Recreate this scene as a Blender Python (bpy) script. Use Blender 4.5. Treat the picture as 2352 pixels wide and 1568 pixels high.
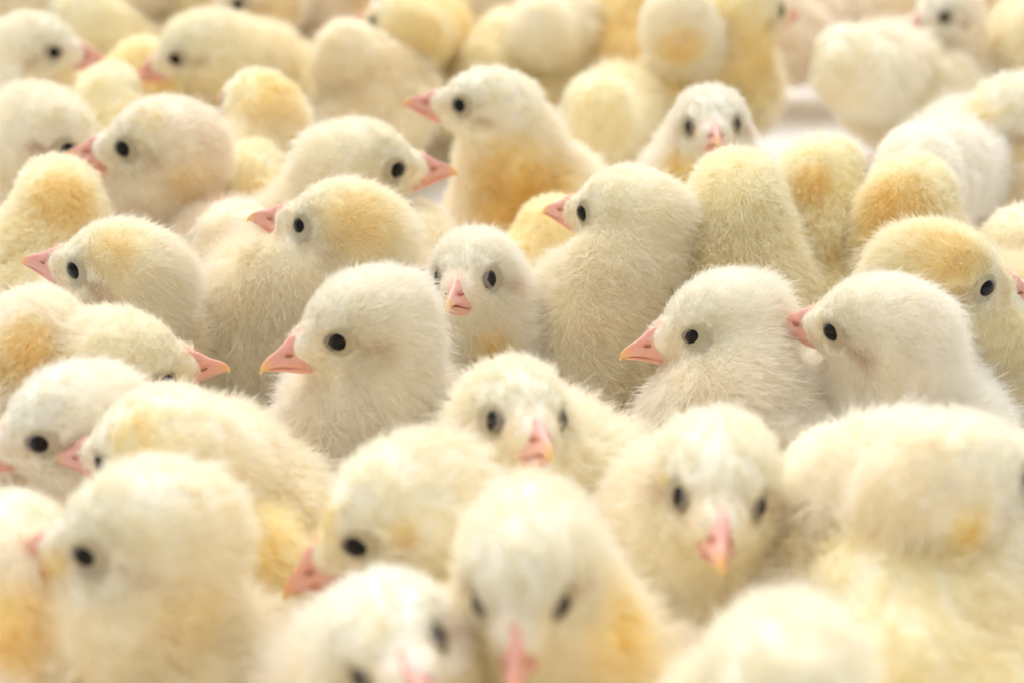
import bpy, bmesh, math
import numpy as np
from mathutils import Matrix, Vector

for o in list(bpy.data.objects):
    bpy.data.objects.remove(o)
sc = bpy.context.scene
C = sc.collection
U = 0.01                      # the numbers below are centimetres
CAM_H, CAM_P, LENS = 22.2, math.radians(23.5), 60.0

# ---------------------------------------------------------------- camera
cam = bpy.data.cameras.new('camera')
cam.lens = LENS
cam.sensor_width = 36.0
cam.clip_start, cam.clip_end = 0.01, 100.0
cam.dof.use_dof = True
cam.dof.focus_distance = 0.425
cam.dof.aperture_fstop = 9.5
co = bpy.data.objects.new('camera', cam)
co.location = (0, 0, CAM_H * U)
co.rotation_euler = (math.pi / 2 - CAM_P, 0, 0)
C.objects.link(co)
sc.camera = co

# ---------------------------------------------------------------- light: bright overcast daylight
SUN_EL, SUN_AZ = math.radians(60), math.radians(-12)     # azimuth from +Y (behind the flock), positive to the east
w = bpy.data.worlds.new('World')
sc.world = w
w.use_nodes = True
nt = w.node_tree
bg = nt.nodes['Background']
sky = nt.nodes.new('ShaderNodeTexSky')
sky.sky_type = 'NISHITA'
sky.sun_disc = False
sky.sun_elevation = SUN_EL
sky.sun_rotation = SUN_AZ
sky.dust_density = 6.0
hs = nt.nodes.new('ShaderNodeHueSaturation')             # an overcast sky has lost its blue
hs.inputs['Saturation'].default_value = 0.0
nt.links.new(sky.outputs[0], hs.inputs['Color'])
nt.links.new(hs.outputs[0], bg.inputs['Color'])
bg.inputs['Strength'].default_value = 0.15
sun = bpy.data.lights.new('sun', 'SUN')
sun.energy = 0.6
sun.angle = math.radians(80)
sun.color = (1.0, 0.94, 0.85)
so = bpy.data.objects.new('sun', sun)
sd = Vector((math.sin(SUN_AZ) * math.cos(SUN_EL), math.cos(SUN_AZ) * math.cos(SUN_EL), math.sin(SUN_EL)))
so.rotation_euler = sd.to_track_quat('Z', 'Y').to_euler()
C.objects.link(so)
sc.view_settings.view_transform = 'Standard'
sc.view_settings.look = 'None'
sc.view_settings.exposure = 0.31
sc.view_settings.gamma = 1.0
sc.render.engine = 'CYCLES'
cy = sc.cycles
cy.max_bounces = 16
cy.diffuse_bounces = 14
cy.glossy_bounces = 2
cy.transmission_bounces = 14
cy.use_adaptive_sampling = True
cy.adaptive_threshold = 0.03
cy.transparent_max_bounces = 4
cy.sample_clamp_indirect = 0
sc.cycles_curves.shape = 'RIBBONS'
sc.cycles_curves.subdivisions = 2

# ---------------------------------------------------------------- camera rays (to read places off the photograph at planning size 2352 x 1568)
FPX, PCX, PCY = LENS / 36 * 2352, 1176.0, 784.0
FWD = np.array([0, math.cos(CAM_P), -math.sin(CAM_P)])
UP = np.array([0, math.sin(CAM_P), math.cos(CAM_P)])
EYE = np.array([0, 0, CAM_H])


def at(px, py, z):
    d = FWD + (px - PCX) / FPX * np.array([1., 0, 0]) - (py - PCY) / FPX * UP
    return EYE + d * ((z - CAM_H) / d[2])


def to_px(p):
    q = p - EYE
    z = q @ FWD
    return PCX + FPX * q[..., 0] / z, PCY - FPX * (q @ UP) / z


def rot(yaw, pitch, roll):
    y, p, r = [math.radians(a) for a in (yaw, pitch, roll)]
    f = np.array([math.sin(y) * math.cos(p), -math.cos(y) * math.cos(p), -math.sin(p)])
    l0 = np.cross([0, 0, 1.], f)
    l0 /= np.linalg.norm(l0)
    u0 = np.cross(f, l0)
    l = l0 * math.cos(r) + u0 * math.sin(r)
    return np.stack([f, l, np.cross(f, l)], 1)


# ---------------------------------------------------------------- materials
def mat(name):
    m = bpy.data.materials.new(name)
    m.use_nodes = True
    return m, m.node_tree, m.node_tree.nodes['Principled BSDF']


def down_material():
    m = bpy.data.materials.new('chick_down')
    m.use_nodes = True
    t = m.node_tree
    t.nodes.clear()
    N, L = t.nodes.new, t.links.new
    out = N('ShaderNodeOutputMaterial')
    a = N('ShaderNodeAttribute'); a.attribute_name = 'tint'
    hi = N('ShaderNodeHairInfo')
    # the pigment of a down strand is deepest at its root and pales to the tip
    ga = N('ShaderNodeGamma')
    mr = N('ShaderNodeMapRange')
    mr.inputs['To Min'].default_value = 1.15; mr.inputs['To Max'].default_value = 0.8
    L(hi.outputs['Intercept'], mr.inputs['Value'])
    L(a.outputs['Color'], ga.inputs['Color']); L(mr.outputs[0], ga.inputs['Gamma'])
    d = N('ShaderNodeBsdfDiffuse'); L(ga.outputs[0], d.inputs['Color'])
    tr = N('ShaderNodeBsdfTranslucent'); L(ga.outputs[0], tr.inputs['Color'])
    s = N('ShaderNodeMixShader'); s.inputs[0].default_value = 0.45
    L(d.outputs[0], s.inputs[1]); L(tr.outputs[0], s.inputs[2])
    L(s.outputs[0], out.inputs['Surface'])
    return m


def skin_material():
    m, t, b = mat('chick_skin')
    a = t.nodes.new('ShaderNodeAttribute'); a.attribute_name = 'tint'
    g = t.nodes.new('ShaderNodeGamma'); g.inputs['Gamma'].default_value = 1.2
    t.links.new(a.outputs['Color'], g.inputs['Color'])
    t.links.new(g.outputs[0], b.inputs['Base Color'])
    b.inputs['Roughness'].default_value = 0.9
    b.inputs['Specular IOR Level'].default_value = 0.1
    return m


def beak_material():
    m, t, b = mat('beak_horn')
    N, L = t.nodes.new, t.links.new
    tc = N('ShaderNodeTexCoord')
    sp = N('ShaderNodeSeparateXYZ'); L(tc.outputs['Object'], sp.inputs[0])
    r = N('ShaderNodeMapRange'); r.inputs['From Min'].default_value = 2.22 * U; r.inputs['From Max'].default_value = 2.5 * U
    L(sp.outputs['X'], r.inputs['Value'])
    no = N('ShaderNodeTexNoise'); no.inputs['Scale'].default_value = 350; L(tc.outputs['Object'], no.inputs['Vector'])
    m0 = N('ShaderNodeMix'); m0.data_type = 'RGBA'
    m0.inputs['A'].default_value = (0.88, 0.53, 0.46, 1); m0.inputs['B'].default_value = (0.82, 0.40, 0.33, 1)
    L(no.outputs['Fac'], m0.inputs['Factor'])
    m1 = N('ShaderNodeMix'); m1.data_type = 'RGBA'; m1.inputs['B'].default_value = (0.90, 0.56, 0.24, 1)
    L(m0.outputs['Result'], m1.inputs['A']); L(r.outputs[0], m1.inputs['Factor'])
    L(m1.outputs['Result'], b.inputs['Base Color'])
    b.inputs['Roughness'].default_value = 0.33
    b.inputs['Subsurface Weight'].default_value = 0.35
    b.inputs['Subsurface Radius'].default_value = (1, 0.4, 0.3)
    b.inputs['Subsurface Scale'].default_value = 0.0015
    bp = N('ShaderNodeBump'); bp.inputs['Strength'].default_value = 0.15; bp.inputs['Distance'].default_value = 0.0003
    L(no.outputs['Fac'], bp.inputs['Height']); L(bp.outputs[0], b.inputs['Normal'])
    return m


def plain(name, col, rough, **kw):
    m, t, b = mat(name)
    N, L = t.nodes.new, t.links.new
    tc = N('ShaderNodeTexCoord'); no = N('ShaderNodeTexNoise')
    no.inputs['Scale'].default_value = kw.get('scale', 300)
    L(tc.outputs['Object'], no.inputs['Vector'])
    mx = N('ShaderNodeMix'); mx.data_type = 'RGBA'
    k = kw.get('vary', 0.75)
    mx.inputs['A'].default_value = (*col, 1); mx.inputs['B'].default_value = (col[0] * k, col[1] * k, col[2] * k, 1)
    L(no.outputs['Fac'], mx.inputs['Factor']); L(mx.outputs['Result'], b.inputs['Base Color'])
    b.inputs['Roughness'].default_value = rough
    return m


def eye_material():
    m, t, b = mat('eye_globe')
    N, L = t.nodes.new, t.links.new
    tc = N('ShaderNodeTexCoord')
    sp = N('ShaderNodeSeparateXYZ'); L(tc.outputs['Object'], sp.inputs[0])
    cm = N('ShaderNodeCombineXYZ'); L(sp.outputs['X'], cm.inputs['X']); L(sp.outputs['Y'], cm.inputs['Y'])
    ln = N('ShaderNodeVectorMath'); ln.operation = 'LENGTH'; L(cm.outputs[0], ln.inputs[0])
    r = N('ShaderNodeValToRGB')
    k = N('ShaderNodeMath'); k.operation = 'MULTIPLY'; k.inputs[1].default_value = 1 / (0.335 * U)
    L(ln.outputs['Value'], k.inputs[0]); L(k.outputs[0], r.inputs[0])
    e = r.color_ramp.elements
    e[0].position = 0.0; e[0].color = (0.006, 0.005, 0.006, 1)
    e[1].position = 1.0; e[1].color = (0.05, 0.04, 0.04, 1)
    x = r.color_ramp.elements.new(0.50); x.color = (0.008, 0.007, 0.008, 1)
    x = r.color_ramp.elements.new(0.60); x.color = (0.025, 0.021, 0.020, 1)
    x = r.color_ramp.elements.new(0.80); x.color = (0.07, 0.06, 0.055, 1)
    L(r.outputs[0], b.inputs['Base Color'])
    b.inputs['Roughness'].default_value = 0.09
    b.inputs['Specular IOR Level'].default_value = 0.22
    return m


M_DOWN, M_SKIN, M_BEAK, M_EYE = down_material(), skin_material(), beak_material(), eye_material()
M_LID = plain('eyelid_skin', (0.30, 0.26, 0.22), 0.6)
M_LEG = plain('leg_scales', (0.82, 0.42, 0.24), 0.5)
M_NOS = plain('nostril_skin', (0.42, 0.13, 0.06), 0.6)
M_FLOOR = plain('white_liner', (0.85, 0.85, 0.84), 0.7, scale=60, vary=0.93)


def link(name, data, parent=None, label=None):
    o = bpy.data.objects.new(name, data)
    C.objects.link(o)
    if parent:
        o.parent = parent
    if label:
        o['label'] = label
    return o


def mesh(name, verts, faces, m, smooth=True):
    me = bpy.data.meshes.new(name)
    me.from_pydata([tuple(np.asarray(v, float) * U) for v in verts], [], faces)
    me.materials.append(m)
    if smooth:
        me.shade_smooth()
    return me


# ---------------------------------------------------------------- the floor
fl = mesh('floor', [(-300, -100, 0), (300, -100, 0), (300, 500, 0), (-300, 500, 0)], [(0, 1, 2, 3)], M_FLOOR, False)
fo = link('floor', fl)
fo['kind'] = 'structure'
fo['label'] = 'smooth white floor under the flock of chicks'


# ---------------------------------------------------------------- beak, eye, leg (local axes: +X towards the beak, +Y its left, +Z up; origin level with the eyes)
def interp(tab, x):
    t = np.array(tab)
    return np.array([np.interp(x, t[:, 0], t[:, k]) for k in range(1, t.shape[1])]).T


def upper_beak():
    #        x     top    half-width  mouth edge
    tab = [(1.05, 0.10, 0.36, -0.80), (1.35, 0.14, 0.41, -0.74), (1.62, 0.13, 0.39, -0.67), (1.78, 0.06, 0.32, -0.62),
           (1.92, -0.07, 0.26, -0.575), (2.05, -0.16, 0.225, -0.55), (2.2, -0.225, 0.18, -0.53), (2.35, -0.30, 0.135, -0.54),
           (2.46, -0.385, 0.095, -0.57), (2.53, -0.48, 0.06, -0.62), (2.565, -0.58, 0.03, -0.67)]
    xs = np.concatenate([np.linspace(1.05, 2.4, 20), np.linspace(2.43, 2.575, 8)])
    prof = interp(tab, xs)
    nv = 22
    V, F = [], []
    for x, (zt, hw, zm) in zip(xs, prof):
        for j in range(nv):
            u = j / (nv - 1) * 2 - 1
            a = u * math.pi / 2
            # a ridged arch: narrow culmen on top, flaring to the tomium
            y = 0.84 * hw * (0.62 * math.sin(a) + 0.38 * u ** 3)
            z = zm + (zt - zm) * (math.cos(a) ** 0.85 if abs(u) < 1 else 0)
            s = abs(u)
            # swollen fold over the nostril
            g = math.exp(-((x - 1.84) / 0.12) ** 2 - ((z + 0.17) / 0.10) ** 2)
            y += math.copysign(0.05 * g, u)
            # groove under the fold
            g2 = math.exp(-((x - 1.90) / 0.13) ** 2 - ((z + 0.31) / 0.045) ** 2)
            y -= math.copysign(0.06 * g2, u)
            # raised lip along the tomium
            g3 = math.exp(-((s - 0.97) / 0.06) ** 2)
            y += math.copysign(0.018 * g3, u)
            V.append((x, y, z))
    n = len(xs)
    for i in range(n - 1):
        for j in range(nv - 1):
            a = i * nv + j
            F.append((a, a + 1, a + nv + 1, a + nv))
        F.append((i * nv + nv - 1, i * nv, (i + 1) * nv, (i + 1) * nv + nv - 1))    # palate
    F.append(tuple(range((n - 1) * nv, n * nv)))
    return mesh('beak', V, F, M_BEAK)


def lower_beak():
    tab = [(0.95, 0.30, -0.80, -0.92), (1.3, 0.38, -0.76, -0.96), (1.6, 0.33, -0.71, -0.91), (1.9, 0.235, -0.645, -0.785),
           (2.15, 0.16, -0.60, -0.705), (2.35, 0.10, -0.585, -0.655), (2.46, 0.05, -0.59, -0.63)]
    xs = np.linspace(0.95, 2.46, 20)
    prof = interp(tab, xs)
    nv = 14
    V, F = [], []
    for x, (hw, zt, zb) in zip(xs, prof):
        for j in range(nv):
            a = -math.pi / 2 + math.pi * j / (nv - 1)
            V.append((x, 0.78 * hw * math.sin(a), zt - (zt - zb) * math.cos(a) ** 0.7 if abs(a) < math.pi / 2 - 1e-6 else zt))
    n = len(xs)
    for i in range(n - 1):
        for j in range(nv - 1):
            a = i * nv + j
            F.append((a, a + nv, a + nv + 1, a + 1))
        F.append((i * nv + nv - 1, (i + 1) * nv + nv - 1, (i + 1) * nv, i * nv))
    F.append(tuple(range((n - 1) * nv, n * nv)))
    return mesh('lower_beak', V, F, M_BEAK)


def nostril():
    V, F = [], []
    for s in (-1,):
        n = 12
        for i in range(n):
            a = 2 * math.pi * i / n
            V.append((0.105 * math.cos(a), 0.0, 0.042 * math.sin(a)))
        for i in range(n):
            a = 2 * math.pi * i / n
            V.append((0.06 * math.cos(a), -0.02, 0.018 * math.sin(a)))
        for i in range(n):
            F.append((i, (i + 1) % n, n + (i + 1) % n, n + i))
        F.append(tuple(range(n, 2 * n)))
        F.append(tuple(range(n))[::-1])
    return mesh('nostril', V, F, M_NOS)


def globe():
    me = bpy.data.meshes.new('eye')
    bm = bmesh.new()
    bmesh.ops.create_uvsphere(bm, u_segments=28, v_segments=18, radius=0.335 * U)
    bm.to_mesh(me); bm.free()
    me.materials.append(M_EYE); me.shade_smooth()
    return me


def eyelid(squeeze):
    V, F = [], []
    nu, nv = 36, 9
    for i in range(nu):
        a = 2 * math.pi * i / nu
        # a slightly almond ring of bare skin sitting on the globe, wrinkled
        ca, sa = math.cos(a), math.sin(a)
        k = 1 + 0.10 * abs(ca) ** 6
        rx, ry = 0.275 * k, 0.262 * squeeze
        if sa < 0:
            ry = 0.262 * (0.6 + 0.4 * squeeze)
        tr = 0.036 + 0.005 * math.sin(9 * a + 1)
        for j in range(nv):
            b = 2 * math.pi * j / nv
            rr = 1 + tr / 0.24 * math.cos(b)
            x, y = rx * ca * rr, ry * sa * rr
            h = math.sqrt(max(0.335 ** 2 - min(x * x + y * y, 0.106), 0.001))
            V.append((x, y, h * 0.93 + tr * math.sin(b) * 0.9))
    for i in range(nu):
        for j in range(nv):
            a, b = i * nv + j, i * nv + (j + 1) % nv
            c, d = ((i + 1) % nu) * nv + (j + 1) % nv, ((i + 1) % nu) * nv + j
            F.append((a, b, c, d))
    return mesh('eyelid', V, F, M_LID)


def leg():
    def tube(p, r, n=8):
        base = len(V)
        p = np.array(p, float)
        for i in range(len(p)):
            t = p[min(i + 1, len(p) - 1)] - p[max(i - 1, 0)]
            t /= np.linalg.norm(t)
            a = np.cross(t, [0.3, 1, 0.2]); a /= np.linalg.norm(a); b = np.cross(t, a)
            for j in range(n):
                q = 2 * math.pi * j / n
                V.append(p[i] + r[i] * (a * math.cos(q) + b * math.sin(q)))
        for i in range(len(p) - 1):
            for j in range(n):
                F.append((base + i * n + j, base + i * n + (j + 1) % n, base + (i + 1) * n + (j + 1) % n, base + (i + 1) * n + j))
        F.append(tuple(range(base, base + n))[::-1]); F.append(tuple(range(base + (len(p) - 1) * n, base + len(p) * n)))
    V, F = [], []
    tube([(0.1, 0, 3.0), (-0.35, 0, 2.1), (-0.2, 0, 1.2), (0.05, 0, 0.25)], [0.5, 0.24, 0.17, 0.16])
    for a, ln in ((-38, 1.35), (0, 1.7), (38, 1.3), (180, 0.7)):
        c, s = math.cos(math.radians(a)), math.sin(math.radians(a))
        tube([(0.05, 0, 0.26), (0.05 + c * ln * .45, s * ln * .45, 0.2), (0.05 + c * ln * .85, s * ln * .85, 0.12), (0.05 + c * ln, s * ln, 0.05)],
             [0.13, 0.105, 0.085, 0.03])
    return mesh('leg', V, F, M_LEG)


D_BEAK, D_LOW, D_NOS, D_EYE, D_LEG = upper_beak(), lower_beak(), nostril(), globe(), leg()
D_LID = {1.0: eyelid(1.0), 0.6: eyelid(0.6)}


# ---------------------------------------------------------------- one continuous body
def ico(sub):
    bm = bmesh.new()
    bmesh.ops.create_icosphere(bm, subdivisions=sub, radius=1.0)
    v = np.array([x.co[:] for x in bm.verts]); f = np.array([[y.index for y in x.verts] for x in bm.faces])
    bm.free()
    return v, f


ICO = ico(3)
tmp = bpy.data.objects.new('tmp', bpy.data.meshes.new('tmp'))
C.objects.link(tmp)
rm = tmp.modifiers.new('r', 'REMESH')
rm.mode = 'VOXEL'


def fused(ells, voxel, it=7):
    """ellipsoids (centre, 3x3 axes times radii) fused into one closed smooth surface"""
    V, F, n = [], [], 0
    for c, A in ells:
        V.append(ICO[0] @ A.T + c); F.append(ICO[1] + n); n += len(ICO[0])
    V = np.concatenate(V); F = np.concatenate(F)
    me = bpy.data.meshes.new('blob')
    me.from_pydata((V * 1.0).tolist(), [], F.tolist())
    old = tmp.data
    tmp.data = me
    bpy.data.meshes.remove(old)
    rm.voxel_size = voxel
    dg = bpy.context.evaluated_depsgraph_get()
    dg.update()
    ev = tmp.evaluated_get(dg)
    em = ev.to_mesh()
    v = np.empty(len(em.vertices) * 3); em.vertices.foreach_get('co', v); v = v.reshape(-1, 3)
    e = np.empty(len(em.edges) * 2, int); em.edges.foreach_get('vertices', e); e = e.reshape(-1, 2)
    em.calc_loop_triangles()
    t = np.empty(len(em.loop_triangles) * 3, int); em.loop_triangles.foreach_get('vertices', t); t = t.reshape(-1, 3)
    polys = [tuple(p.vertices) for p in em.polygons]
    ev.to_mesh_clear()
    deg = np.bincount(e.ravel(), minlength=len(v))[:, None]
    for _ in range(it):
        s = np.zeros_like(v)
        for k in range(3):
            s[:, k] = np.bincount(e[:, 0], v[e[:, 1], k], len(v)) + np.bincount(e[:, 1], v[e[:, 0], k], len(v))
        v = v * 0.4 + 0.6 * s / np.maximum(deg, 1)
    fn = np.cross(v[t[:, 1]] - v[t[:, 0]], v[t[:, 2]] - v[t[:, 0]])
    vn = np.zeros_like(v)
    for k in range(3):
        for j in range(3):
            vn[:, k] += np.bincount(t[:, j], fn[:, k], len(v))
    vn /= np.linalg.norm(vn, axis=1)[:, None] + 1e-12
    return v, t, polys, vn, np.linalg.norm(fn, axis=1) / 2


def unit(a):
    return a / (np.linalg.norm(a, axis=-1, keepdims=True) + 1e-9)


def wob(p, seed, freq, octs=3):
    """cheap smooth 3-D noise, about -1..1"""
    r = np.random.RandomState(seed)
    s = np.zeros(len(p))
    for k in range(octs):
        for _ in range(4):
            d = r.normal(size=3); d /= np.linalg.norm(d)
            s += np.sin(p @ d * freq * 2 ** k * r.uniform(.7, 1.3) + r.uniform(0, 6.28)) / (4 * 1.6 ** k) * 1.3
    return s


TINTS = {   # down colours: main, second (blotches), crown
    'white': ((0.984, 0.964, 0.905), (0.984, 0.947, 0.86), (0.981, 0.963, 0.895)),
    'cream': ((0.984, 0.953, 0.855), (0.984, 0.931, 0.80), (0.98, 0.956, 0.85)),
    'pink':  ((0.984, 0.946, 0.865), (0.98, 0.915, 0.81), (0.98, 0.950, 0.86)),
    'yellow': ((0.984, 0.948, 0.80), (0.984, 0.926, 0.74), (0.98, 0.952, 0.81)),
    'gold':  ((0.984, 0.925, 0.70), (0.98, 0.885, 0.59), (0.98, 0.936, 0.76)),
}
QUAL = 1.0


def chick(i, c):
    rs = np.random.RandomState(1000 + i)
    s = c.get('sc', 1.0)
    R = rot(*c['head'])
    kind, px, py = c['at']
    loc = dict(L=(.7, .8, 0), R=(.7, -.8, 0), M=(.7, 0, 0), K=(-.35, 0, 0), B=(1.72, 0, .05))[kind]
    zh = c.get('zh', 6.6)
    off = R @ np.array(loc) * s
    O = at(px, py, zh + off[2]) - off
    bs = c.get('bs', s) * 1.05
    by = math.radians(c['body'])
    bf = np.array([math.sin(by), -math.cos(by), 0.]); bl = np.cross([0, 0, 1.], bf)
    zb = c.get('zb', min(3.2, zh - 2.3))
    if 'bpx' in c:
        T = at(c['bpx'][0], c['bpx'][1], zb)
    else:
        T = O - bf * 1.9 * bs; T[2] = zb
    tilt = math.radians(c.get('tilt', 14))
    X = bf * math.cos(tilt) + np.array([0, 0, math.sin(tilt)])
    Z = np.cross(X, bl)
    B = np.stack([X, bl, Z], 1)
    E = []
    def add(cen, rad, A):
        E.append((cen, A * np.array(rad)))
    I = np.eye(3)
    add(T, np.array([2.45, 2.0, 2.05]) * bs, B)
    add(T + B @ np.array([-1.75, 0, .15]) * bs, np.array([1.25, 1.1, 1.1]) * bs, B)
    add(T + B @ np.array([-2.6, 0, .35]) * bs, np.array([.8, .6, .5]) * bs, B)
    add(T + B @ np.array([1.15, 0, -.1]) * bs, np.array([1.5, 1.65, 1.7]) * bs, B)
    for sd in (-1, 1):
        add(T + B @ np.array([-.2, sd * 1.78, .25]) * bs, np.array([1.6, .5, .85]) * bs, B)
        add(T + B @ np.array([-1.5, sd * 1.62, .1]) * bs, np.array([1.1, .34, .5]) * bs, B)
    n0 = T + B @ np.array([.9, 0, .85]) * bs
    n1 = O + R @ np.array([-.72, 0, -.35]) * s
    for k in np.linspace(0, 1, 6):
        add(n0 * (1 - k) + n1 * k, np.ones(3) * ((1.72 * bs) * (1 - k) + 1.27 * s * k), I)
    add(O + R @ np.array([-.38, 0, 0.06]) * s, np.array([1.62, 1.14, 1.14]) * s, R)
    add(O + R @ np.array([.82, 0, -.24]) * s, np.array([1.02, .62, .60]) * s, R)
    add(O + R @ np.array([.72, 0, -.62]) * s, np.array([.84, .50, .42]) * s, R)
    for sd in (-1, 1):
        add(O + R @ np.array([-.25, sd * .5, -.45]) * s, np.array([.95, .64, .62]) * s, R)
        add(O + R @ np.array([.58, sd * .60, .36]) * s, np.array([.55, .24, .22]) * s, R)        # brow
        add(O + R @ np.array([.40, sd * .58, -.62]) * s, np.array([.60, .38, .30]) * s, R)       # cheek
    v, t, polys, vn, area = fused(E, 0.13)

    base = np.array([T[0], T[1], 0.0])
    root = bpy.data.objects.new('chick', None)
    root.empty_display_size = 0.02
    C.objects.link(root)
    root.location = base * U
    root['label'] = c['label']; root['category'] = 'chick'; root['group'] = 'fluffy chicks crowded together on the floor'

    # ---- colour field
    main, second, crown = [np.array(a) for a in TINTS[c.get('tint', 'cream')]]
    eyes = [np.array([.7, .8, 0]), np.array([.7, -.8, 0])]
    patches = []
    if c.get('patch'):
        vx, vy = to_px(v)
        toc = unit(EYE - v)
        facing = (toc * vn).sum(1) > 0.15
        dist = np.linalg.norm(v - EYE, axis=1)
        for (qx, qy, rp, strength, *col) in c['patch']:
            d2 = (vx - qx) ** 2 + (vy - qy) ** 2
            k = np.argmin(d2 + np.where(facing, 0, 1e9))
            rad = rp / FPX * dist[k]
            patches.append((v[k], rad, strength, np.array(col[0] if col else (0.97, 0.825, 0.40))))

    def tint_of(p, skin=False):
        q = ((p - O) @ R) / s
        a = np.clip(0.5 + 0.55 * wob(p, 7 * i + 1, 1.1), 0, 1)[:, None]
        col = main * (1 - a) + second * a
        hd = np.exp(-(np.maximum(0, np.linalg.norm((q - [0, 0, .2]) / [1.5, 1.3, 1.2], axis=1) - .6) / .5) ** 2)[:, None]
        col = col * (1 - .8 * hd) + crown * .8 * hd
        # deeper, warmer down low on breast, belly and in the neck crease
        for e, sd in zip(eyes, (1, -1)):
            de = np.linalg.norm((q - e) * [1, .7, 1.], axis=1)
            wgt = (0.50 * np.exp(-(de / .52) ** 2) + .25 * np.exp(-(de / .9) ** 2))[:, None]
            col = col * (1 - wgt) + np.array([.72, .67, .50]) * wgt
            wgt = ((.85 if skin else .25) * np.clip((.44 - de) / .08, 0, 1))[:, None]
            col = col * (1 - wgt) + np.array([.50, .45, .34]) * wgt
            # bare ear streak behind and below the eye
            ear = np.array([-.22, sd * 1.05, -.34])
            ab = ear - e
            tt = np.clip(((q - e) @ ab) / (ab @ ab), 0, 1)
            dl = np.linalg.norm(q - (e + tt[:, None] * ab), axis=1)
            wgt = ((.16 + .36 * tt) * np.exp(-(dl / (.12 + .10 * tt)) ** 2) * c.get('ear', 1.0))[:, None]
            col = col * (1 - wgt) + np.array([.66, .45, .31]) * wgt
            lo = np.linalg.norm((q - [1.25, sd * .55, -.15]) / [.35, .35, .45], axis=1)
            wgt = (.35 * np.exp(-lo ** 2))[:, None]
            col = col * (1 - wgt) + np.array([.92, .76, .56]) * wgt
        # bare pink point of the beak running up the forehead
        wgt = (.75 * np.exp(-(q[:, 1] / .10) ** 2) * np.clip((q[:, 0] - 1.25) / .25, 0, 1) * np.clip((.75 - q[:, 2]) / .4, 0, 1) * np.clip((q[:, 2] + .1) / .1, 0, 1))[:, None]
        col = col * (1 - wgt) + np.array([.92, .62, .50]) * wgt
        for (pc, rad, st, pcol) in patches:
            d = np.linalg.norm(p - pc, axis=1) / rad
            d = d + .18 * wob(p, 13 + i, 2.5, 2)
            wgt = (st * np.clip(1.15 - d, 0, 1) ** .8)[:, None]
            col = col * (1 - wgt) + pcol * wgt
        return np.clip(col, 0.02, .99)

    tv = tint_of(v, True)
    me = bpy.data.meshes.new('body')
    me.from_pydata(((v - base) * U).tolist(), [], polys)
    ca = me.attributes.new('tint', 'FLOAT_COLOR', 'POINT')
    ca.data.foreach_set('color', np.concatenate([tv, np.ones((len(v), 1))], 1).astype(np.float32).ravel())
    me.materials.append(M_SKIN); me.shade_smooth()
    body = link('body', me, root)

    # ---- down: strands grown in little tufts
    zc = O @ FWD * 0 + (O - EYE) @ FWD
    blur = abs(1 / zc - 1 / 42.5) * 3920 * .65 / 2.3          # blur-disc in pixels of the final picture
    lod = float(np.clip(1.15 - blur / 7.0, 0.38, 1.0))
    dens = 1300 * lod ** 1.6 * QUAL
    rad0 = 0.0042 / lod ** 0.9
    low = v[t].mean(1)[:, 2]
    wa = area * np.clip((low - .8) / 1.6, .05, 1)
    cdf = np.cumsum(wa); tot = cdf[-1]
    K = 7
    nc = int(tot * dens / K)
    f = np.searchsorted(cdf, rs.rand(nc) * tot)
    r1 = np.sqrt(rs.rand(nc)); r2 = rs.rand(nc)
    w3 = np.stack([1 - r1, r1 * (1 - r2), r1 * r2], 1)
    cp = (v[t[f]] * w3[:, :, None]).sum(1)
    cn = unit((vn[t[f]] * w3[:, :, None]).sum(1))
    q = ((cp - O) @ R) / s
    # bare where the beak and the eyes are
    inbeak = (q[:, 0] > 1.66 + .22 * np.minimum(q[:, 2], 0)) & (np.abs(q[:, 1]) < .45) & (q[:, 2] < .10) & (q[:, 2] > -.86)
    near = np.minimum(np.linalg.norm(q - eyes[0], axis=1), np.linalg.norm(q - eyes[1], axis=1))
    keep = ~inbeak & (near > .305)
    cp, cn, q, near = cp[keep], cn[keep], q[keep], near[keep]
    nc = len(cp)
    # comb field
    beak_pt = O + R @ np.array([1.7, 0, .0]) * s
    hw = np.exp(-(np.maximum(0, np.linalg.norm(q - [.1, 0, 0], axis=1) - 1.2) / .8) ** 2)[:, None]
    ch = unit(cp - beak_pt)
    cb = unit(-X * .9 + np.array([0, 0, -.75]) + .0 * cp)
    comb = ch * hw + cb * (1 - hw)
    for kx in range(3):                                            # swirls: the lie of the down wanders
        comb[:, kx] += (.26 - .17 * hw[:, 0]) * wob(cp, 31 + i * 3 + kx, 1.5, 3)
    comb = unit(comb - (comb * cn).sum(1, keepdims=True) * cn)
    # length
    face = np.clip((q[:, 0] - .2) / 1.2, 0, 1) * hw[:, 0]
    cheek = np.exp(-(np.linalg.norm((q - [.25, 0, -.55]) / [.6, 1.2, .35], axis=1)) ** 2)
    L = (.62 * (1 - hw[:, 0]) + .30 * hw[:, 0]) * (1 - .55 * face)
    L *= np.clip(.30 + (near - .28) / .9, .30, 1) * s
    L *= 1 + (.10 + .15 * (1 - hw[:, 0])) * wob(cp, 5 + i, 2.5, 2)
    L = np.clip(L * (1 + .5 * cheek), .07, .85)
    lift = (.95 - .35 * face)[:, None] + .05 * (1 - hw) * wob(cp, 77 + i, 1.6, 2)[:, None]
    cdir = unit(cn * lift + comb * .70 + rs.normal(size=(nc, 3)) * (.10 + .12 * (1 - hw)))
    # strands of each tuft
    rep = lambda a: np.repeat(a, K, axis=0)
    n = nc * K
    P, Nn, Dd, Ll, Cc = rep(cp), rep(cn), rep(cdir), rep(L), rep(comb)
    j = rs.normal(size=(n, 3)); j -= (j * Nn).sum(1, keepdims=True) * Nn
    tr = np.clip(Ll * .22, .03, .12)[:, None] * rep(1 + .8 * hw)
    off2 = j * tr * .8
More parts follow.
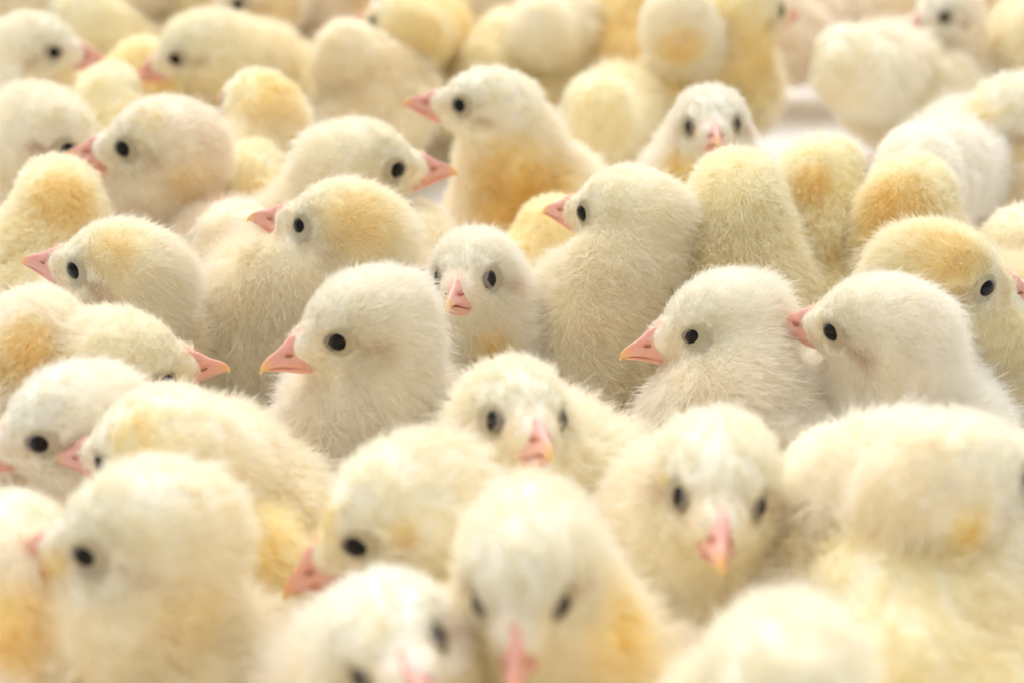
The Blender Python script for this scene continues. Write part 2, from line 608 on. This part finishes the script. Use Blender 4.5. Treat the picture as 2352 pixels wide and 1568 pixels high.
    Ls = Ll * np.clip(rs.normal(.95, .22, n), .4, 1.6) * np.where(rs.rand(n) < .10 * lod, rs.uniform(1.2, 1.4 + .35 * lod, n), 1.0)
    d = unit(Dd + rs.normal(size=(n, 3)) * .26)
    pull = -off2 * rep(.12 + .62 * (1 - hw))
    p0 = P + off2 - Nn * (.03 + .25 * (off2 ** 2).sum(1, keepdims=True))
    bend = Cc * .30 + np.array([0, 0, -.10]) + rs.normal(size=(n, 3)) * .12
    l1 = Ls[:, None]
    pts = [p0,
           p0 + unit(d + Nn * .35) * l1 * .33 + pull * .25,
           p0 + unit(d + Nn * .15) * l1 * .68 + bend * l1 * .12 + pull * .65,
           p0 + d * l1 * 1.0 + bend * l1 * .22 + pull]
    pts = np.stack(pts, 1)
    # keep strands off the eyeballs and the beak
    tip = ((pts[:, 3] - O) @ R) / s
    ok = (np.linalg.norm(tip - [.72, .86, 0], axis=1) > .265) & (np.linalg.norm(tip - [.72, -.86, 0], axis=1) > .265)
    pts, P, Nn = pts[ok], P[ok], Nn[ok]
    n = len(pts)
    tuft = np.repeat(rs.normal(0, 1, nc), K)[ok][:, None]                 # tufts differ a little in depth of colour
    col = tint_of(P) ** np.clip(1 + .20 * tuft + rs.normal(0, .15, (n, 1)), .45, 2.2)
    rr = np.array([1.0, .95, .75, .25])[None, :] * (rad0 * np.clip(rs.normal(1, .2, n), .5, 1.6))[:, None]
    hc = bpy.data.hair_curves.new('down')
    hc.add_curves([4] * n)
    hc.position_data.foreach_set('vector', ((pts - base) * U).astype(np.float32).ravel())
    a = hc.attributes.get('radius') or hc.attributes.new('radius', 'FLOAT', 'POINT')
    a.data.foreach_set('value', (rr * U).astype(np.float32).ravel())
    a = hc.attributes.new('tint', 'FLOAT_COLOR', 'CURVE')
    a.data.foreach_set('color', np.concatenate([np.clip(col, .02, .99), np.ones((n, 1))], 1).astype(np.float32).ravel())
    hc.materials.append(M_DOWN)
    link('down', hc, root)

    # ---- beak, eyes, legs
    def place(name, data, parent, M3, pos, label=None):
        o = bpy.data.objects.new(name, data)
        C.objects.link(o)
        o.parent = parent
        m = Matrix(M3.tolist()).to_4x4()
        m.translation = Vector(pos)
        o.matrix_local = m
        if label:
            o['label'] = label
        return o
    Ms = R * s
    bk = place('beak', D_BEAK, root, Ms, (O - base) * U)
    place('lower_beak', D_LOW, bk, I, (0, 0, 0))
    for sd in (-1, 1):
        yl = np.array([.42 * sd, 0, 0]) + np.array([0, 1, 0])
        ydir = unit(np.array([-.42, -sd, -.05]))
        A = np.stack([unit(np.cross(ydir, [0, 0, 1.])) * sd, ydir * -1 * -1, np.array([0, 0, 1.])], 1)
        place('nostril', D_NOS, bk, A, np.array([1.86, sd * .22, -.285]) * U)
    for sd in (-1, 1):
        zax = unit(np.array([.14, sd * 1.0, .12]))
        yax = unit(np.array([0, 0, 1.]) - zax * zax[2]); xax = np.cross(yax, zax)
        A = Ms @ np.stack([xax, yax, zax], 1)
        e = place('eye', D_EYE, root, A, (O + Ms @ np.array([.70, sd * .55, 0]) - base) * U)
        place('eyelid', D_LID[c.get('lid', 1.0)], e, I, (0, 0, 0))
    for sd in (-1, 1):
        A = np.stack([bf, bl, [0, 0, 1.]], 1) * bs * min(1.0, zb / 3.2)
        place('leg', D_LEG, root, A, (bf * .1 + bl * sd * .85) * bs * U)
    return n
W_ = 'white'; Y_ = 'yellow'; P_ = 'pink'; G_ = 'gold'; K_ = 'cream'
CH = [
 dict(label="cream chick with coral beak pointing right, in the top-left corner of the photo",
      at=('R',119,122), head=(76,-2,6), zh=6.6, sc=.98, body=45, tint=K_),
 dict(label="pinkish rump of a blurred chick between the two coral-beaked chicks at the top-left",
      at=('K',330,-40), head=(200,0,0), zh=6.6, body=200, bpx=(310,55), tint=P_),
 dict(label="pale yellow blurred chick facing left with a grey ear streak, second beak along the top",
      at=('L',408,136), head=(-68,14,-4), zh=6.3, sc=.98, body=-70, bpx=(630,215), tint=Y_),
 dict(label="long cream back just behind the yellow chick with the grey ear streak",
      at=('K',800,120), head=(170,10,0), zh=5.4, body=160, bpx=(860,250), tint=K_),
 dict(label="pinkish blurred chick cut by the top edge, one dark eye at the very border",
      at=('L',552,12), head=(-60,5,0), zh=6.6, body=-80, bpx=(680,60), tint=P_, patch=[(640,40,70,.4)]),
 dict(label="golden-necked blurred chick seen from behind with its tiny red beak turned left at the top",
      at=('L',858,53), head=(-122,-8,-4), zh=6.2, sc=.95, body=190, bpx=(1000,140), tint=G_, patch=[(980,150,120,.8)]),
 dict(label="pale cream rounded back at the top centre, right of the golden-necked chick",
      at=('K',1240,60), head=(185,10,0), zh=5.6, body=175, bpx=(1290,140), tint=K_, bs=1.05),
 dict(label="pale yellow back with no face, left of the small white front-facing chick",
      at=('K',1370,250), head=(200,10,0), zh=4.6, body=165, bpx=(1410,340), tint=Y_, bs=.95),
 dict(label="pale chick seen from behind with orange shade painted under its nape, top right of centre",
      at=('K',1560,30), head=(170,0,0), zh=7.2, sc=1.05, body=185, bpx=(1630,200), bs=1.08, tint=K_, patch=[(1560,112,60,.8)]),  # patch puts the orange shade under the head into the down colour
 dict(label="yellow blurred chick facing away right, red beak just showing at the top edge",
      at=('R',1794,27), head=(125,0,0), zh=6.8, body=75, tint=G_),
 dict(label="pinkish body cut by the top edge, right of the yellow chick facing away",
      at=('K',2080,-40), head=(120,0,0), zh=6.6, body=90, bpx=(1950,20), tint=P_),
 dict(label="large pale chick seen from behind, wide back right of the white floor gap",
      at=('K',1945,135), head=(-172,0,0), zh=6.2, sc=1.0, body=-105, bpx=(2090,225), tint=K_),
 dict(label="blurred chick with salmon beak and one round eye at the top right edge",
      at=('L',2174,41), head=(-50,-5,0), zh=6.4, sc=.95, body=-20, tint=P_),
 dict(label="pale blurred body filling the top right corner",
      at=('K',2300,-30), head=(180,0,0), zh=6.4, body=180, bpx=(2310,30), tint=K_),
 dict(label="yellowish blurred back at the right edge, below the pale corner chick",
      at=('K',2420,60), head=(120,0,0), zh=6.2, body=90, bpx=(2300,130), tint=Y_),
 dict(label="white-crowned chick with bowed head and a dark eye line, at the upper right edge",
      at=('L',2266,331), head=(-80,35,0), zh=6.2, body=-60, tint=K_, patch=[(2330,350,30,.5),(2250,270,50,.4)]),
 dict(label="white rounded back behind the chick with the bright orange nape patch",
      at=('K',2105,385), head=(170,0,0), zh=6.4, sc=.98, body=-120, bpx=(2250,450), tint=W_, bs=1.0),
 dict(label="chick seen from behind with a bright orange patch on its nape",
      at=('R',2184,455), head=(150,5,0), zh=6.8, body=185, tint=Y_, patch=[(2045,490,85,.95)]),
 dict(label="pale yellow chick back with a small orange spot, just below the white floor gap",
      at=('R',1984,405), head=(145,0,0), zh=6.8, body=170, tint=Y_, patch=[(1870,420,55,.7),(1930,590,60,.4)]),
 dict(label="small white chick facing the camera, left of the white floor gap",
      at=('M',1637,290), head=(-2,-16,4), zh=6.7, sc=1.0, body=0, tint=W_, patch=[(1565,385,50,.7)]),
 dict(label="yellow-cream back of a tall chick directly below the small white front-facing chick",
      at=('K',1690,460), head=(175,0,0), zh=7.0, sc=1.08, body=175, tint=Y_),
 dict(label="upright chick with an orange breast, its beak pointing left, upper centre",
      at=('L',1061,245), head=(-86,-13,-1), zh=7.0, sc=.99, body=-60, tint=K_, patch=[(1190,430,115,1.0),(1140,480,60,.7)]),
 dict(label="cream chick whose pink beak points right toward the orange-breasted chick",
      at=('R',906,393), head=(97,-3,4), zh=6.7, sc=1.03, body=80, tint=K_),
 dict(label="plump peach-cream chick facing left, above the chick whose beak nearly meets the left edge",
      at=('L',289,344), head=(-82,-4,-1), zh=6.9, sc=1.05, body=-55, bpx=(390,560), tint=P_, patch=[(340,290,50,.3),(420,420,60,.3)]),
 dict(label="grey-crowned chick at the left edge, half hidden behind a plump chick's beak",
      at=('R',150,342), head=(72,22,0), zh=6.6, sc=1.0, body=50, bpx=(50,500), tint=K_),
 dict(label="yellow chick seen from behind, directly under the beak of the plump peach-cream chick",
      at=('K',135,460), head=(-165,0,0), zh=6.0, body=175, tint=Y_, patch=[(150,450,80,.6)]),
 dict(label="orange-naped chick turned away with only a sliver of beak and eye showing",
      at=('L',514,240), head=(-142,-6,-2), zh=6.7, body=175, tint=K_, patch=[(620,200,95,.6)]),
 dict(label="small yellow rounded back below the orange-naped chick turned away",
      at=('K',590,400), head=(180,0,0), zh=5.2, sc=.9, body=180, tint=Y_, patch=[(590,460,60,.6)]),
 dict(label="yellowish rounded back just below the beak of the top-left corner chick",
      at=('K',255,215), head=(170,0,0), zh=5.4, sc=.9, body=180, tint=Y_),
 dict(label="sharp chick facing left above the big white-headed chick, fine down round its eye",
      at=('L',695,525), head=(-104,-11,-3), zh=6.6, sc=1.0, body=-65, bpx=(700,760), tint=K_, patch=[(830,500,95,.55)]),
 dict(label="pale back with a pink skin patch between two sharp left-facing chicks",
      at=('K',545,560), head=(200,0,0), zh=5.0, sc=.95, body=190, bpx=(540,690), tint=P_, patch=[(560,660,40,.35,(.93,.76,.66))]),
 dict(label="chick facing left whose beak tip nearly meets the left edge, halfway up the photo",
      at=('L',175,625), head=(-98,-11,-4), zh=6.2, sc=.97, body=-50, bpx=(320,790), tint=K_, patch=[(265,565,60,.4)]),
 dict(label="small white frowning chick facing the camera at the centre of the flock",
      at=('M',1068,640), head=(-14,-14,4), zh=6.2, sc=.92, body=-5, tint=W_, patch=[(1120,790,45,.6)]),
 dict(label="tall long-necked chick in sharp focus looking away left, tall pale breast",
      at=('L',1342,493), head=(-122,-1,-2), zh=7.0, sc=.96, body=-40, bpx=(1400,800), tint=K_, patch=[(1450,930,110,.75)]),
 dict(label="smooth yellow back squeezed behind the small white chick and the long-necked chick",
      at=('K',1270,540), head=(180,0,0), zh=5.0, sc=.9, body=160, tint=G_),
 dict(label="yellow chick at the right edge with its beak cut by the frame, head lowered",
      at=('R',2259,664), head=(88,6,6), zh=6.4, sc=.98, body=50, bpx=(2230,830), tint=Y_, patch=[(2200,590,90,.5)]),
 dict(label="fluffy white chick whose beak touches the neck of the chick beside it, right half",
      at=('L',1915,766), head=(-115,0,-8), zh=6.4, sc=.94, body=-50, bpx=(2060,960), tint=W_),
 dict(label="white chick with pale-ringed eye and pink beak, left one of the touching pair",
      at=('L',1600,776), head=(-76,4,0), zh=5.9, sc=.93, body=-70, bpx=(1710,990), bs=.9, tint=W_),
 dict(label="large white-headed chick facing left with a round black eye, centre left",
      at=('L',782,786), head=(-62,4,-1), zh=6.6, sc=.94, body=-55, bpx=(880,1010), tint=W_, patch=[(965,930,75,.55)]),
 dict(label="chick back with an orange patch at the left edge, halfway down",
      at=('K',85,790), head=(175,0,0), zh=6.2, body=175, tint=P_, patch=[(70,815,80,.85)]),
 dict(label="low chick whose pink beak pokes right, toward the large white-headed chick",
      at=('B',455,812), head=(112,5,24), zh=5.8, sc=1.0, body=90, tint=K_),
 dict(label="pinkish low back just below the chick whose pink beak pokes right",
      at=('K',390,1015), head=(180,10,0), zh=4.9, bs=.85, sc=1.0, body=180, tint=P_),
 dict(label="front-facing chick with wide-set eyes looking down, just above the nearest bowed head",
      at=('M',1210,965), head=(16,-20,-6), zh=6.4, sc=.98, body=-30, tint=K_),
 dict(label="white chick with round black eye, its beak cut off by the left edge",
      at=('L',98,1019), head=(-58,0,-6), zh=6.0, sc=.93, body=-10, tint=W_),
 dict(label="chick with head bowed low, its beak touching the white chick at the left edge",
      at=('L',241,1072), head=(-108,5,-10), zh=6.2, sc=.96, body=-110, bpx=(545,1215), bs=.9, tint=K_, patch=[(310,1010,90,.45)]),
 dict(label="big blurred chick facing left in the lower left corner, black eye, beak half hidden",
      at=('L',207,1280), head=(-80,2,-6), zh=6.6, sc=.98, body=-50, bpx=(330,1540), tint=K_, patch=[(120,1290,40,.5),(430,1420,90,.3)]),
 dict(label="blurred pale back with an orange tinge in the bottom-left corner",
      at=('K',20,1290), head=(180,0,0), zh=5.6, body=170, tint=P_, patch=[(40,1430,110,.85)]),
 dict(label="chick with lowered head and downward beak, left of the large bowed front head",
      at=('L',826,1252), head=(-74,24,6), zh=6.2, sc=.97, body=-50, tint=K_, patch=[(720,1190,60,.45),(930,1230,40,.5)]),
 dict(label="white crown of a bowed chick at the bottom edge, left of the nearest bowed head",
      at=('R',822,1562), head=(14,-22,22), zh=5.9, sc=.97, body=10, tint=W_, patch=[(860,1440,60,.35)]),
 dict(label="nearest bowed chick facing the camera with its beak at the bottom edge",
      at=('B',1182,1475), head=(-6,14,3), zh=6.8, sc=.95, body=-25, tint=K_, patch=[(1430,1440,130,.8)]),
 dict(label="front-facing chick with orange beak tip pointing down, lower right of centre",
      at=('M',1652,1150), head=(-3,-6,-6), zh=6.3, sc=1.02, body=15, tint=K_, patch=[(1530,1100,22,.6)]),
 dict(label="long smooth white back of a chick in the lower right",
      at=('K',1935,1120), head=(200,8,0), zh=5.1, sc=1.0, body=205, bpx=(2080,1370), bs=1.15, zb=3.7, tint=W_, patch=[(2185,1350,32,.6),(1845,1240,45,.5)]),
 dict(label="yellow-cream head turned away at the right edge beside the long white back",
      at=('R',2345,1110), head=(125,5,0), zh=7.0, sc=1.0, body=150, bpx=(2330,1400), tint=K_, patch=[(2230,1215,65,.9)]),
 dict(label="blurred domed crown at the bottom edge, right of the nearest bowed head",
      at=('K',1790,1590), head=(-20,10,0), zh=6.8, body=0, tint=K_, patch=[(1768,1480,16,1.0,(.985,.985,.98))]),
 dict(label="blurred yellowish back at the bottom edge, right of the domed crown",
      at=('K',2060,1480), head=(195,10,0), zh=4.5, body=190, bpx=(2110,1600), bs=1.1, zb=3.2, tint=Y_),
 dict(label="pale blurred back cut by the top edge above the top-left corner chick",
      at=('K',60,-60), head=(150,0,0), zh=6.6, body=140, tint=K_),
 dict(label="yellowish blurred back behind the beak of the top-left corner chick",
      at=('K',190,40), head=(-120,0,0), zh=5.6, body=-100, tint=Y_),
 dict(label="blurred chick back cut by the top edge behind the grey-streaked chick",
      at=('K',480,-50), head=(150,0,0), zh=6.6, body=140, tint=Y_),
 dict(label="pinkish blurred body cut by the top edge left of the golden-necked chick",
      at=('K',800,-60), head=(60,0,0), zh=6.6, body=100, tint=P_),
 dict(label="tan blurred body in the dark gap right of the golden-necked chick at the top",
      at=('K',1130,-70), head=(150,0,0), zh=6.6, body=140, tint=P_),
 dict(label="golden blurred back between the two pale backs at the top centre",
      at=('K',1430,-20), head=(-150,0,0), zh=6.0, body=180, tint=G_),
 dict(label="pinkish blurred body cut by the top edge behind the yellow chick facing away",
      at=('K',1690,-80), head=(-60,0,0), zh=6.6, body=-90, tint=P_),
 dict(label="golden low back in the shaded gap between the two coral-beaked chicks",
      at=('K',330,160), head=(180,10,0), zh=4.8, body=160, tint=G_),
 dict(label="yellow low back behind the upright orange-breasted chick",
      at=('K',1160,90), head=(180,10,0), zh=4.6, body=170, tint=Y_),
 dict(label="low cream back under the beak of the chick facing right",
      at=('K',960,560), head=(180,10,0), zh=4.2, body=170, tint=K_),
 dict(label="golden fluffy flank in the gap below the lowered beak of the bowed chick",
      at=('K',530,1260), head=(-130,10,0), zh=4.0, sc=.9, body=-100, bs=.9, zb=2.2, bpx=(600,1310), tint=G_),
 dict(label="golden low back in the shadow left of the nearest bowed chick",
      at=('K',1060,1480), head=(180,8,0), zh=4.4, sc=.95, body=180, tint=G_),
 dict(label="cream back at the right edge above the yellow chick with lowered head",
      at=('K',2350,580), head=(180,8,0), zh=5.2, body=180, tint=K_),
 dict(label="unseen cream chick added outside the lower left corner to shade its neighbours",  # from here on: unseen row, added to block floor bounce on the nearest chicks
      at=('K',40,1900), head=(30,0,0), zh=6.4, body=30, tint=K_),
 dict(label="unseen white chick added below the bottom edge, in front of the bowed white crown",  # added out of view to shade the chicks behind it
      at=('K',560,1930), head=(-40,0,0), zh=6.4, body=-30, tint=W_),
 dict(label="unseen added cream chick turned away below the edge, in front of the nearest bowed chick",  # unseen neighbour, added to cut light from the open floor
      at=('K',1180,1960), head=(160,0,0), zh=6.2, body=160, tint=K_),
 dict(label="unseen yellow chick added below the bottom edge, in front of the domed crown",  # out-of-view addition that darkens the nearest fronts
      at=('K',1760,1960), head=(60,0,0), zh=6.2, body=90, tint=Y_),
 dict(label="unseen cream chick added outside the lower right corner to shade its neighbours",  # last of the added unseen row, there for its shading
      at=('K',2350,1900), head=(-70,0,0), zh=6.4, body=-70, tint=K_),
]
tot = 0
for i, c in enumerate(CH):
    tot += chick(i, c)
tm = tmp.data
bpy.data.objects.remove(tmp)
bpy.data.meshes.remove(tm)
print('strands', tot)
